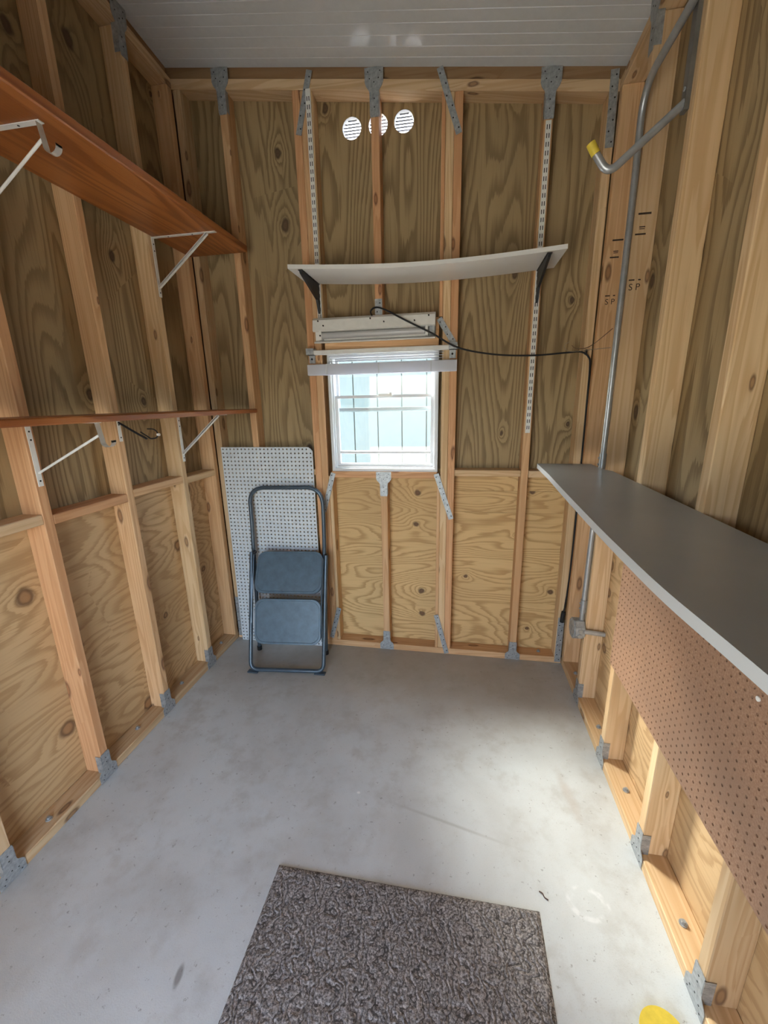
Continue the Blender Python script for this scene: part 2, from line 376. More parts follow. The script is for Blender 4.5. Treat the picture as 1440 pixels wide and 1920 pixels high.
# ---- back wall
wb = tag(thing('wall_back', (0, 0, 0)), 'back plywood wall with open studs, window and three round vents', None, None, 'structure')
wins = (-.325, .318, 1.222, 1.90)   # window opening x0 x1 z0 z1
ZT = 3.62
for a, b in ((-1.30, -.37), (.37, 1.32)):
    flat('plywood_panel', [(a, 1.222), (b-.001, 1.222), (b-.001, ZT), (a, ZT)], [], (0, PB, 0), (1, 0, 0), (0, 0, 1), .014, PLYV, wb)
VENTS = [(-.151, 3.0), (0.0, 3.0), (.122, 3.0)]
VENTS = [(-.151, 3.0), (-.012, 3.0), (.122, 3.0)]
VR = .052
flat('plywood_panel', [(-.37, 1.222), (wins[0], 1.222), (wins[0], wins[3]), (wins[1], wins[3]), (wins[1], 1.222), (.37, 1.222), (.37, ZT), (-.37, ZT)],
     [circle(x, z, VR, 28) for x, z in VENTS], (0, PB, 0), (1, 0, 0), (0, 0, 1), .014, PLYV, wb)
for a, b in ((-1.30, -.37), (-.37, .37)):
    flat('plywood_panel', [(a, -.05), (b-.001, -.05), (b-.001, 1.2205), (a, 1.2205)], [], (0, PB, 0), (1, 0, 0), (0, 0, 1), .014, PLYX, wb)
for z0, z1 in ((-.05, .953), (.9545, 1.088), (1.0895, 1.2205)):
    flat('plywood_panel', [(.37, z0), (1.32, z0), (1.32, z1), (.37, z1)], [], (0, PB, 0), (1, 0, 0), (0, 0, 1), .014, PLYX, wb)
def bstud(xc, z0, z1, tint=PLAIN, y0=0.0, w=ST):
    return box('stud', (xc-w/2, y0, z0), (xc+w/2, PB, z1), PINE[2], wb, .003, tint)
def ztop(x): return zc(x, 0)-.092     # underside of the double top plate
pl = box('bottom_plate', (XL, 0, 0), (XR, PB, .042), PINE[0], wb, .003, WARM)
def xplate(name, y0, y1, dz0, dz1, tint, mat=None):
    a, b = PL, PR
    return hexa(name, [(a, y0, zc(a, 0)+dz0), (b, y0, zc(b, 0)+dz0), (b, y1, zc(b, 0)+dz0), (a, y1, zc(a, 0)+dz0),
                       (a, y0, zc(a, 0)+dz1), (b, y0, zc(b, 0)+dz1), (b, y1, zc(b, 0)+dz1), (a, y1, zc(a, 0)+dz1)], PINE[0], wb, tint)
xplate('top_plate', 0, PB, -.092, -.046, PLAIN)
xplate('top_plate', .022, PB, -.045, .02, (.55, .48, .42))  # upper plate tinted darker: shade under the ceiling put into its colour
for x, t in ((-1.066, GREYT), (-.813, WARM), (1.087, PALE)): s = bstud(x, .042, ztop(x), t); 
sL = [o for o in wb.children if o.name.startswith('stud')][1]
sC = bstud(-.012, 2.06, ztop(0), RED); sR = bstud(.813, .042, ztop(.813), WARM)
tie(sL, (-.813, -.001, zc(-.813, 0)), 'b', True, 1.0); tie(sC, (-.012, -.001, zc(0, 0)), 'b', True); tie(sR, (.813, -.001, zc(.813, 0)), 'b', True)
tie(sR, (.813, -.001, .002), 'b', False, .62)
k1 = bstud(-.414, .042, ztop(-.41), RED); k2 = bstud(-.3725, .042, ztop(-.37), WARM)
j1 = bstud(-.341, .042, 1.185, PALE, .004, .022)
k3 = bstud(.398, .042, ztop(.40), RED); k4 = bstud(.3565, .042, ztop(.36), PALE, .004); j2 = bstud(.3265, .042, 1.185, WARM, .002, .019); j3 = bstud(.3265, 2.06, ztop(.32), RED, 0, .019)
j4 = bstud(-.341, 2.06, ztop(-.34), PALE, .003, .022)
sw = box('window_sill_plate', (-.330, 0, 1.176), (.317, PB, 1.214), PINE[0], wb, .003, RED)
hd = box('window_header', (-.330, 0, 1.904), (.317, PB, 2.058), PINE[0], wb, .003, WARM)
cr = bstud(-.004, .042, 1.176, WARM); tie(cr, (-.004, -.001, 1.214), 'b', True, .75); tie(cr, (-.004, -.001, .002), 'b', False, .68)
box('blocking', (.419, 0, 1.192), (.792, PB, 1.229), PINE[0], wb, .003, PALE); box('blocking', (.834, 0, 1.188), (1.066, PB, 1.227), PINE[0], wb, .003, PLAIN)
box('blocking', (-.792, 0, 1.19), (-.435, PB, 1.228), PINE[0], wb, .003, PALE); box('blocking', (-1.045, 0, 1.19), (-.834, PB, 1.228), PINE[0], wb, .003, PLAIN)
strap(k2, (-.392, -.003, .956), (-.318, -.003, 1.205)); strap(k3, (.405, -.003, .93), (.312, -.003, 1.205))
strap(k1, (-.388, -.003, .06), (-.325, -.003, .287), holes=7); strap(k3, (.395, -.003, .008), (.322, -.003, .283), holes=7)
strap(k1, (-.409, -.003, 2.95), (-.335, -.003, 3.21), holes=5); strap(k3, (.402, -.003, 2.87), (.305, -.003, 3.14), holes=6)
strap(sC, (-.012, -.003, 2.035), (-.012, -.003, 2.165), w=.04, holes=3)
strap(hd, (.398, -.003, 1.925), (.318, -.003, 2.05), holes=4)
strap([o for o in wb.children if o.name.startswith('stud')][2], (1.088, -.003, 2.74), (1.083, -.003, 3.035), w=.036, holes=7)
strap([o for o in wb.children if o.name.startswith('stud')][2], (1.087, -.003, .012), (1.087, -.003, .32), w=.036, holes=9)
strap([o for o in wb.children if o.name.startswith('stud')][0], (-1.064, -.003, .02), (-1.064, -.003, .32), w=.036, holes=9)
for x in (-.6, .98): bolt(pl, (x, .05, .042))
# ink pencil squiggle left out; knots and grain are in the timber material

# ---- side walls
def side_wall(side, ys, name, label, tints):
    w = tag(thing(name, (0, 0, 0)), label, None, None, 'structure')
    xs, xp, sg = (XL, PL, 1) if side == 'l' else (XR, PR, -1)
    lo, hi = min(xs, xp), max(xs, xp)
    cuts = [.09, -.754, -1.98, YF]
    for a, b in zip(cuts, cuts[1:]):
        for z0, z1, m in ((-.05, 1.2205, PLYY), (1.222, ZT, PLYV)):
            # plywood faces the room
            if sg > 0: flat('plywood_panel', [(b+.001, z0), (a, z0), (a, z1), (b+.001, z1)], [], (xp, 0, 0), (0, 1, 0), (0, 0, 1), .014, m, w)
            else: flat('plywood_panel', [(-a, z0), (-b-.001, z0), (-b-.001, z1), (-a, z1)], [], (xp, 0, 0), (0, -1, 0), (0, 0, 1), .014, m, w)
    bp = box('bottom_plate', (lo, YF, 0), (hi, 0, .042), PINE[1], w, .003, GREYT if side == 'l' else PALE)
    for d0, d1, ins, t in ((-.092, -.046, 0, PLAIN), (-.045, .02, .022, (.6, .5, .43))):  # set-back upper plate gets a dark tint with its shade painted in
        xa, xb = (lo, hi-ins) if sg > 0 else (lo+ins, hi)
        z = lambda yy, d: zc(xs, yy)+d
        hexa('top_plate', [(xa, YF, z(YF, d0)), (xb, YF, z(YF, d0)), (xb, 0, z(0, d0)), (xa, 0, z(0, d0)), (xa, YF, z(YF, d1)), (xb, YF, z(YF, d1)), (xb, 0, z(0, d1)), (xa, 0, z(0, d1))], PINE[1], w, t)
    studs = []
    for i, yy in enumerate(ys):
        s = box('stud', (lo, yy-ST/2, .042), (hi, yy+ST/2, round(zc(xs, yy)-.093, 3)), PINE[2], w, .003, tints[i % len(tints)]); studs.append(s)
        xt = xs+sg*.001
        if i: tie(s, (xt, yy, .002), side, False, .66)
        if i: tie(s, (xt, yy, zc(xs, yy)-.004), side, True, 1.0)
    for i, (a, b) in enumerate(zip(ys, ys[1:])):
        z0 = 1.190+(.012 if i % 2 else 0)
        box('blocking', (lo, b+ST/2, z0), (hi, a-ST/2, z0+.038), PINE[1], w, .003, tints[(i+1) % len(tints)])
        bolt(bp, ((lo+hi)/2, (a+b)/2+.03*(-1)**i, .042))
    return w, studs
YL = [-.022, -.342, -.754, -1.169, -1.594, -2.0, -2.41, -2.82]
YR = [-.022, -.345, -.752, -1.165, -1.552, -1.95, -2.36, -2.80]
wl, SLs = side_wall('l', YL, 'wall_left', 'left plywood wall with open studs and blocking', [WARM, PALE, WARM, RED, PLAIN])
wr, SRs = side_wall('r', YR, 'wall_right', 'right plywood wall with open studs behind the bench', [WARM, PLAIN, PALE, PALE, GREYT])

# ---- front wall with the doorway behind the viewer
wf = tag(thing('wall_front', (0, YF, 0)), 'front plywood wall with the open doorway', None, None, 'structure')
DX0, DX1, DZ = -.72, .34, 2.0
flat('plywood_panel', [(-1.30, -.05), (DX0, -.05), (DX0, DZ), (DX1, DZ), (DX1, -.05), (1.32, -.05), (1.32, 3.75), (-1.30, 3.75)], [], (0, YF, 0), (1, 0, 0), (0, 0, 1), .02, PLYV, wf)
for x in (DX0-.02, DX1+.02): box('stud', (x-.02, YF, 0), (x+.02, YF+.09, 3.2), PINE[2], wf)

box('sky_blocker', (-1.6, YF-1.5, 2.25), (1.6, YF-.03, 2.33), PINE[0], wf)  # unseen overhang added to cut sky light through the doorway

# ---- window
win = tag(thing('window_1', (0, .05, 1.222)), 'white vinyl single-hung window looking onto pale blue siding', None, None, 'structure')
def ring_frame(name, x0, x1, z0, z1, w, y0, y1, mat, parent):
    bm = bmesh.new()
    for a, b in (((x0, y0, z0), (x0+w, y1, z1)), ((x1-w, y0, z0), (x1, y1, z1)), ((x0+w, y0, z0), (x1-w, y1, z0+w)), ((x0+w, y0, z1-w), (x1-w, y1, z1))): add_box(bm, a, b)
    return done(name, bm, (0, 0, 0), mat, parent)
ring_frame('window_frame', wins[0], wins[1], 1.2145, 1.902, .017, .012, .11, VINYL, win)
ring_frame('inner_stop', -.307, .300, 1.2320, 1.884, .009, .03, .07, VINYL, win)
ls = ring_frame('lower_sash', -.297, .290, 1.242, 1.662, .016, .045, .068, VINYL, win)
us = ring_frame('upper_sash', -.297, .290, 1.575, 1.874, .016, .075, .098, VINYL, win)
box('pane', (-.281, .055, 1.258), (.274, .058, 1.646), GLASS, ls, 0)
box('pane', (-.281, .085, 1.591), (.274, .088, 1.858), GLASS, us, 0)
box('lower_rail', (-.281, .047, 1.318), (.274, .066, 1.334), VINYL, ls, .002)
bm = bmesh.new(); add_box(bm, (-.03, .030, 1.655), (.05, .045, 1.668)); add_box(bm, (.035, .026, 1.658), (.048, .04, 1.675)); done('sash_lock', bm, (0, 0, 0), WHITEM, ls)
box('screen_rail', (-.297, .100, 1.566), (.290, .109, 1.582), simple('grey_screen_frame', (.35, .42, .45), .5), win, .002)

# ---- neighbouring building seen through the window
nb = tag(thing('neighbour_building', (0, 2.2, -.12)), 'pale blue building with grooved vertical siding outside the window', 'building')
for i in range(-9, 10):
    x = -.447+i*.270
    box('siding_plank', (x+.005, 2.2, -.12), (x+.265, 2.225, 2.3), SIDING, nb, .004)
box('wall_core', (-2.9, 2.218, -.12), (2.3, 2.40, 2.3), simple('siding_groove_blue_grey', (.085, .115, .125), .7), nb, 0)
box('eave_board', (-2.95, 2.1, 2.305), (2.35, 2.5, 2.35), SIDING, nb, .004)

# ---- round vents
vn = ['left of the stud, its rim whole', 'half hidden behind the centre stud', 'rightmost and highest of the three']
vl = ['small round white louvred vent, leftmost of three under the ceiling', 'small round white louvred vent half hidden by the centre stud', 'small round white louvred vent, rightmost of three under the ceiling']
for (x, z), lab in zip(VENTS, vl):
    v = thing('round_vent', (x, PB, z), lab, 'vent', 'round louvred vents under the ceiling')
    bm = bmesh.new(); n = 28
    for r1, r2, y0, y1 in ((VR-.0025, VR+.004, .0145, .030),):
        R = [[bm.verts.new((r*math.cos(2*math.pi*i/n), yy, r*math.sin(2*math.pi*i/n))) for i in range(n)] for r, yy in ((r1, y0-.013), (r1, y1), (r2, y1), (r2, y0))]
        for a in range(4):
            for i in range(n): j = (i+1) % n; bm.faces.new((R[a][i], R[a][j], R[(a+1) % 4][j], R[(a+1) % 4][i]))
    done('rim', bm, (x, PB, z), VENTM, v, True)
    for i in range(7):
        zz = -.042+i*.014; hw = math.sqrt(max((VR-.004)**2-zz**2, 1e-5))
        M = Matrix.Translation((0, .022, zz)) @ Matrix.Rotation(math.radians(-40), 4, 'X')
        bm = bmesh.new(); add_box(bm, (-hw, -.0036, -.0007), (hw, .0036, .0007), 0, M); done('slat', bm, (x, PB, z), VSLAT, v)

# ================================================================== THE THINGS
# ---- stained shelves on the left wall
def tri_bracket(parent, yy, z, reach, drop, hook=False):
    """white painted shelf bracket on the left wall; z = underside of the board"""
    x0 = XL+.0005; w = .019; b = thing_part('bracket', (x0, yy, z), parent)
    bm = bmesh.new(); add_box(bm, (0, -w/2, -drop), (.003, w/2, 0)); add_box(bm, (.003, -w/2, -.003), (reach, w/2, -.0005))
    for zz in (-.03, -.06, -drop+.02): add_disc(bm, (.0034, 0, zz), (1, 0, 0), .0035, .001, 8, 1)
    for xx in (.09, .22): add_disc(bm, (xx, 0, -.0034), (0, 0, 1), .0035, .001, 8, 1)
    done('angle_strip', bm, (x0, yy, z), [WHITEM, DARK], b)
    bm = bmesh.new()
    if hook: add_tube(bm, [(.006, 0, -drop+.05), (reach-.004, 0, -.042)], .0045, 8)
    else:
        u = V((reach-.05, 0, drop-.05)); L = u.length; M = Matrix.Translation((.003, 0, -drop+.045)) @ Matrix.Rotation(-math.atan2(u.z, u.x), 4, 'Y')
        add_box(bm, (0, -.006, -.002), (L, .006, .002), 0, M); add_box(bm, (0, -.006, -.006), (L, -.004, .006), 0, M); add_box(bm, (0, .004, -.006), (L, .006, .006), 0, M)
    done('brace', bm, (x0, yy, z), WHITEM, b)
    if hook:
        pts = [(reach-.01, 0, 0), (reach, 0, -.062)]+[(reach+.022-.022*math.cos(a), 0, -.066-.022*math.sin(a)*.9) for a in [math.radians(d) for d in range(10, 195, 20)]]
        bm = bmesh.new(); pr = None
        for p in pts:
            p = V(p); c = [bm.verts.new(p+V((0, s*.011, 0))) for s in (-1, 1)]
            if pr: bm.faces.new((pr[0], pr[1], c[1], c[0]))
            pr = c
        ex = bmesh.ops.solidify(bm, geom=bm.faces[:], thickness=.003)
        done('rod_hook', bm, (x0, yy, z), WHITEM, b, True)
    return b
def thing_part(name, loc, parent): return link(name, None, loc, parent)
def board_y(name, x0, x1, y0, y1, z0, z1, mat, parent): return box(name, (x0, y0, z0), (x1, y1, z1), mat, parent, .004)
s1 = thing('wall_shelf', (XL, -1.3, 2.434), 'orange-stained wooden shelf high on the left wall', 'shelf', 'stained shelves on the left wall')
board_y('board', XL+.004, -.735, -2.55, -.028, 2.434, 2.468, STAIN, s1)
tri_bracket(s1, -.330, 2.434, .345, .27); tri_bracket(s1, -1.169, 2.434, .30, .27, True)
s2 = thing('wall_shelf', (XL, -1.3, 1.574), 'orange-stained wooden shelf at eye height on the left wall', 'shelf', 'stained shelves on the left wall')
board_y('board', XL+.004, -.770, -2.30, -.020, 1.574, 1.597, STAIN, s2)
tri_bracket(s2, -.330, 1.574, .29, .255); tri_bracket(s2, -1.169, 1.574, .30, .23, True)
# small black-armed holder under the lower shelf
hk = thing('arm_hook', (XL, -.754, 1.50), 'small black-armed hook on a white plate under the lower left shelf', 'hook')
bm = bmesh.new(); add_box(bm, (.0005, -.009, -.03), (.003, .009, .066))
for zz in (-.012, .045): add_disc(bm, (.0034, 0, zz), (1, 0, 0), .0035, .001, 8, 1)
done('plate', bm, (XL, -.754, 1.50), [WHITEM, DARK], hk)
tube('arm', [(XL+.003, -.754, 1.555), (-.99, -.754, 1.50), (-.955, -.754, 1.482)], .005, BLACKM, hk)
tube('cradle', catmull([(-.985, -.75, 1.512), (-.95, -.75, 1.49), (-.935, -.752, 1.482), (-.905, -.754, 1.487), (-.896, -.754, 1.505), (-.912, -.754, 1.523), (-.945, -.754, 1.526)], 5), .003, BLACKM, hk, 8)
bm = bmesh.new(); add_disc(bm, (0, 0, 0), (1, 0, 0), .006, .012, 10); done('tip', bm, (-.893, -.754, 1.50), WHITEM, hk)

# ---- slotted standards and white shelf on the back wall
def standard(x, z0, z1, label):
    r = thing('slotted_rail', (x, -.005, z0), label, 'shelf rail', 'slotted shelf rails on the back wall')
    bm = bmesh.new(); w = .0125
    add_box(bm, (-w, -.002, 0), (w, 0, z1-z0)); add_box(bm, (-w, 0, 0), (-w+.002, .004, z1-z0)); add_box(bm, (w-.002, 0, 0), (w, .004, z1-z0))
    done('channel', bm, (x, -.0048, z0), WHITEM, r)
    bm = bmesh.new(); z = .02
    while z < z1-z0-.02:
        for s in (-1, 1): add_box(bm, (s*.0052-.0019, -.0026, z), (s*.0052+.0019, -.0019, z+.019))
        z += .0345
    done('slots', bm, (x, -.0048, z0), DARK, r)
    return r
standard(-.348, 2.03, 3.135, 'white slotted shelf rail left of the window')
standard(.813, 1.44, 2.875, 'white slotted shelf rail on the stud right of the window')
bs = thing('wall_shelf', (.23, 0, 2.25), 'white laminate shelf bowed between two black brackets above the window', 'shelf')
bm = bmesh.new(); nx = 26; x0, x1 = -.41, .885; th = .019; rows = []
def sag(t): return -.028*math.sin(math.pi*t)-.008*t
for i in range(nx+1):
    t = i/nx; x = x0+(x1-x0)*t; z = 2.262+sag(t)
    rows.append([bm.verts.new((x, yy, zz)) for yy, zz in ((-.285, z), (-.008, z), (-.008, z+th), (-.285, z+th))])
for a, b in zip(rows, rows[1:]):
    for i in range(4): bm.faces.new((a[i], a[(i+1) % 4], b[(i+1) % 4], b[i]))
bm.faces.new(rows[0]); bm.faces.new(rows[-1][::-1])
for v in bm.verts: v.co -= V((.23, 0, 2.25))
done('board', bm, (.23, 0, 2.25), WHITEP, bs)
for x, z in ((-.348, 2.256), (.813, 2.247)):
    prof = [(-.008, -.15), (-.014, -.15), (-.045, -.085), (-.27, -.016), (-.285, -.002), (-.008, -.002)]
    bm = bmesh.new()
    for s in (-.007, .007):
        pass
    A_ = [bm.verts.new((-.006, a, b)) for a, b in prof]; B_ = [bm.verts.new((.006, a, b)) for a, b in prof]
    bm.faces.new(A_); bm.faces.new(B_[::-1])
    for i in range(len(prof)): j = (i+1) % len(prof); bm.faces.new((A_[i], B_[i], B_[j], A_[j]))
    add_box(bm, (-.011, -.28, -.0035), (.011, -.01, -.0008))
    done('bracket', bm, (x, 0, z), BLACKM, bs)

# ---- fluorescent fixture with its cord
lf = thing('strip_light', (-.04, -.01, 1.95), 'white under-cabinet fluorescent light above the window blind', 'light')
bm = bmesh.new(); x0, x1 = -.378, .300
sec = [(-.002, 2.075), (-.028, 2.080), (-.050, 2.066), (-.060, 2.012), (-.050, 2.006), (-.012, 2.012), (-.010, 1.965), (-.040, 1.955), (-.042, 1.948), (-.002, 1.952)]
A_ = [bm.verts.new((x0, a, b)) for a, b in sec]; B_ = [bm.verts.new((x1, a, b)) for a, b in sec]
for i in range(len(sec)): j = (i+1) % len(sec); bm.faces.new((A_[i], A_[j], B_[j], B_[i]))
bm.faces.new(A_); bm.faces.new(B_[::-1])
for x, z in ((-.345, 2.060), (-.315, 2.035), (-.05, 2.060), (.025, 2.040), (.19, 2.038), (.265, 2.060)): add_disc(bm, (x, -.0575+(2.06-z)*-.15, z), (0, -1, .18), .004, .005, 8, 1)
done('housing', bm, (0, 0, 0), [WHITEM, DARK], lf)
tube('lamp_tube', [(-.328, -.044, 1.986), (.245, -.044, 1.988)], .0165, TUBEG, lf, 16)
for x in (-.336, .255):
    bm = bmesh.new(); add_box(bm, (-.007, -.058, 1.962), (.007, -.01, 2.009)); add_disc(bm, (0, -.059, 1.985), (0, 1, 0), .005, .002, 8, 1); done('lamp_socket', bm, (x, 0, 0), [WHITEM, DARK], lf)
box('starter', (.27, -.055, 1.965), (.298, -.012, 2.008), GALV, lf, .002)
cp = catmull([(-.045, -.03, 2.076), (-.05, -.035, 2.10), (-.02, -.055, 2.112), (.03, -.066, 2.098), (.15, -.072, 2.035), (.29, -.066, 1.965), (.42, -.064, 1.893), (.60, -.034, 1.856), (.80, -.02, 1.843), (.97, -.02, 1.850), (1.045, -.022, 1.852),
              (1.084, -.03, 1.825), (1.094, -.035, 1.775), (1.096, -.04, 1.60), (1.099, -.04, 1.28), (1.101, -.04, 1.0), (1.098, -.05, .80), (1.096, -.05, .62), (1.094, -.034, .46), (1.09, -.022, .345)], 7)
cord = tube('power_cord', cp, .0045, BLACKR, lf, 8)
bm = bmesh.new(); add_tube(bm, [(1.091, -.022, .37), (1.089, -.02, .35), (1.088, -.018, .315), (1.088, -.016, .300)], .0125, 10); done('plug', bm, (0, 0, 0), BLACKR, lf, True)
bm = bmesh.new(); add_box(bm, (1.070, -.030, 1.838), (1.076, -.001, 1.862)); done('cord_clip', bm, (0, 0, 0), BLACKM, lf)

# ---- raised mini blind
bl = thing('window_blind', (0, -.03, 1.85), 'raised white mini blind with stacked slats over the window', 'blind')
box('headrail', (-.425, -.052, 1.888), (.420, -.012, 1.910), WHITEM, bl, .002)
for x in (-.405, .395): bm = bmesh.new(); add_box(bm, (-.022, -.056, 1.835), (.022, -.002, 1.925)); bm.free()
for x, n_ in ((-.412, 0), (.388, 1)):
    bm = bmesh.new(); add_box(bm, (-.015, -.054, 1.888), (.03, -.004, 1.922)); add_box(bm, (-.012, -.010, 1.845), (.022, -.002, 1.89)); add_disc(bm, (.004, -.011, 1.868), (0, 1, 0), .006, .003, 10, 1)
    done('mounting_bracket', bm, (x, 0, 0), [GALV, DARK], bl)
for i in range(9):
    z = 1.872-i*.0045 if i < 3 else 1.836-(i-3)*.0075
    z = [1.878, 1.864, 1.850][i] if i < 3 else 1.836-(i-3)*.0075
    x0, x1 = (-.30, .345) if i < 3 else (-.424, .418)
    bm = bmesh.new(); n = 5; pr = None
    for k in range(n+1):
        t = k/n; yy = -.046+.026*t; zz = z+.003*math.sin(math.pi*t)-.004*(1-t)
        c = [bm.verts.new((x, yy, zz)) for x in (x0, x1)]
        if pr: bm.faces.new((pr[0], pr[1], c[1], c[0]))
        pr = c
    bmesh.ops.solidify(bm, geom=bm.faces[:], thickness=.0006)
    done('slat', bm, (0, 0, 0), SLATM, bl)
box('bottom_rail', (-.424, -.047, 1.776), (.418, -.023, 1.788), SLATM, bl, .002)
box('valance', (-.424, -.053, 1.778), (.418, -.0505, 1.834), SLATM, bl, .0004)
for x in (-.31, -.01, .28): bm = bmesh.new(); add_box(bm, (-.004, -.0545, 1.778), (.004, -.0535, 1.836)); done('ladder_tape', bm, (x, 0, 0), VINYL, bl)

# ---- pegboards (real holes)
def pegboard_mesh(nx, nz, p, hr, th, border, cut=0):
    """board in the x-z plane facing -y, lower left corner at 0"""
    bm = bmesh.new(); W_, H_ = nx*p, nz*p; rings_ = {}
    for y_, flip in ((0, False), (th, True)):
        gv = {}
        ring_ = rings_.setdefault(y_, {})
        def gvert(i, j):
            if (i, j) not in gv:
                x, z = i*p, j*p
                if cut and i == nx and j == nz: x -= p*.45; z -= p*.45
                gv[(i, j)] = bm.verts.new((x, y_, z))
            return gv[(i, j)]
        for i in range(nx):
            for j in range(nz):
                c = [gvert(i, j), gvert(i+1, j), gvert(i+1, j+1), gvert(i, j+1)]
                if cut and (i, j) == (nx-1, nz-1): bm.faces.new(c); continue
                h = [bm.verts.new(((i+.5)*p+hr*math.cos(math.radians(a)), y_, (j+.5)*p+hr*math.sin(math.radians(a)))) for a in range(202, 562, 45)]; ring_[(i, j)] = h
                for s in range(4):
                    bm.faces.new((c[s], c[(s+1) % 4], h[(2*s+1) % 8], h[2*s])); bm.faces.new((c[(s+1) % 4], h[(2*s+2) % 8], h[(2*s+1) % 8]))
    for key_, h in rings_[0].items():
        b_ = rings_[th][key_]
        for q in range(8): bm.faces.new((h[q], h[(q+1) % 8], b_[(q+1) % 8], b_[q]))
    # rim
    for a, b in (((0, 0), (W_, 0)), ((W_, 0), (W_, H_-p)), ((W_-p, H_), (0, H_)), ((0, H_), (0, 0))):
        q = [bm.verts.new((x, y_, z)) for (x, z), y_ in ((a, 0), (b, 0), (b, th), (a, th))]; bm.faces.new(q)
    me = bpy.data.meshes.new('pegboard'); bm.normal_update()
    for f in bm.faces:
        yv = sum(v.co.y for v in f.verts)/len(f.verts)
        if abs(f.normal.y) > .9 and ((yv < th/2) != (f.normal.y < 0)): f.normal_flip()
    bm.to_mesh(me); bm.free(); return me
P1 = pegboard_mesh(24, 54, .02525, .0052, .005, 0, 1); P1.materials.append(PEGW)
lean = Matrix.Rotation(math.radians(-.5), 3, 'X')
pg = link('pegboard', P1, (-1.046, -.026, .001), None, lean); tag(pg, 'pale perforated pegboard leaning on the back wall behind the step stool', 'pegboard')
P2 = pegboard_mesh(54, 30, .0254, .0040, .005, 0); P2.materials.append(PEGB)
# right wall: face towards -x
pb = link('pegboard', P2, (XR-.0065, -.735, .512), None, Matrix.Rotation(-math.pi/2, 3, 'Z')); tag(pb, 'brown perforated pegboard fixed under the grey bench on the right wall', 'pegboard')
bm = bmesh.new(); add_disc(bm, (0, 0, 0), (1, 0, 0), .006, .003, 10); done('screw', bm, (XR-.009, -1.53, .968), WHITEM, pb)

# ---- step stool
st = thing('step_stool', (-.61, -.22, 0), 'slate blue two-step folding stool with a hoop handle leaning by the window', 'step stool')
hp = [(-.868, -.125, .012), (-.852, -.078, .90), (-.852, -.074, 1.118), (-.374, -.070, 1.128), (-.374, -.074, .90), (-.398, -.112, .012)]
tube('hoop_frame', fillet(hp, .145, 10), .0125, BLUETUBE, st, 12)
fp = [(-.846, -.135, .715), (-.812, -.362, .017), (-.350, -.318, .017), (-.358, -.115, .705)]
tube('front_frame', fillet(fp, .05, 8), .0125, BLUETUBE, st, 12)
def rounded(w, h, r, n=6):
    out = []
    for cx, cy, a0 in ((w/2-r, h/2-r, 0), (-w/2+r, h/2-r, 90), (-w/2+r, -h/2+r, 180), (w/2-r, -h/2+r, 270)):
        out += [(cx+r*math.cos(math.radians(a0+90*i/n)), cy+r*math.sin(math.radians(a0+90*i/n))) for i in range(n+1)]
    return out
def step(c, ux, uy, w, h):
    ux, uy = V(ux).normalized(), V(uy); uy = (uy-ux*uy.dot(ux)).normalized(); nz = ux.cross(uy)
    R = Matrix((ux, uy, nz)).transposed(); bm = bmesh.new(); o = rounded(w, h, .055)
    loops = []
    for s, d in ((1, -.024), (1, -.003), (.992, 0), (.95, .0), (.94, -.003)):
        loops.append([bm.verts.new((x*s if s > .97 else x-(.022 if x > 0 else -.022)*(1-s)*20*.05/.05*.5, (y_*s if s > .97 else y_-(.022 if y_ > 0 else -.022)*(1-s)*20*.5), d)) for x, y_ in o])
    for a, b in zip(loops, loops[1:]):
        for i in range(len(o)): j = (i+1) % len(o); bm.faces.new((a[i], a[j], b[j], b[i]))
    bm.faces.new(loops[-1]); bm.faces.new(loops[0][::-1])
    return link('step', bm_mesh('step', bm, True), c, st, R, BLUEG)
fu = V((.462, .035, .004)); 
step((-.585, -.180, .608), fu, (-.01, .16, .265), .425, .262)
step((-.583, -.268, .312), fu, (-.01, .09, .285), .425, .280)
for p, q in (((-.842, -.095, .70), (-.842, -.140, .70)), ((-.372, -.080, .695), (-.362, -.120, .695))): tube('pivot', [p, q], .011, BLACKM, st)
tube('side_link', [(-.835, -.13, .70), (-.822, -.25, .40), (-.818, -.30, .20)], .006, BLUETUBE, st, 8); tube('side_link', [(-.375, -.13, .69), (-.366, -.24, .40), (-.358, -.28, .20)], .006, BLUETUBE, st, 8)
for p in ((-.795, -.363, .006), (-.372, -.322, .006)):
    bm = bmesh.new(); add_box(bm, (-.035, -.016, -.006), (.035, .016, .004)); bmesh.ops.bevel(bm, geom=bm.edges[:], offset=.003, segments=1, affect='EDGES'); done('foot_pad', bm, p, BLUETUBE, st)
for p in ((-.868, -.125, 0), (-.398, -.112, 0)): bm = bmesh.new(); add_disc(bm, (0, 0, .014), (0, 0, 1), .016, .028, 12); done('foot_cap', bm, p, BLACKR, st, True)

# ---- grey bench along the right wall
bn = thing('work_bench', (.95, -1.2, 1.30), 'long grey laminate bench top running along the right wall', 'bench')
ctl = [(-.232, .835, 1.302), (-.55, .826, 1.303), (-.862, .812, 1.302), (-1.289, .796, 1.300), (-1.538, .790, 1.299), (-1.72, .790, 1.298), (-1.92, .800, 1.298), (-2.25, .81, 1.298)]
front = catmull([V((x, y_, z)) for y_, x, z in ctl], 5)
bm = bmesh.new(); rows = []
for p in front:
    yb = p.y-.03*(p.y > -.3); z2 = p.z+.004; xb = XR-.029 if p.y > -.45 else XR-.003
    rows.append([bm.verts.new(q) for q in ((p.x, p.y, p.z), (xb, yb, z2), (xb, yb, z2-.023), (p.x, p.y, p.z-.023))])
for a, b in zip(rows, rows[1:]):
    for i in range(4): f = bm.faces.new((a[i], a[(i+1) % 4], b[(i+1) % 4], b[i])); f.material_index = 0 if i == 0 else 1
for r_ in (rows[0], rows[-1]): bm.faces.new(r_).material_index = 1
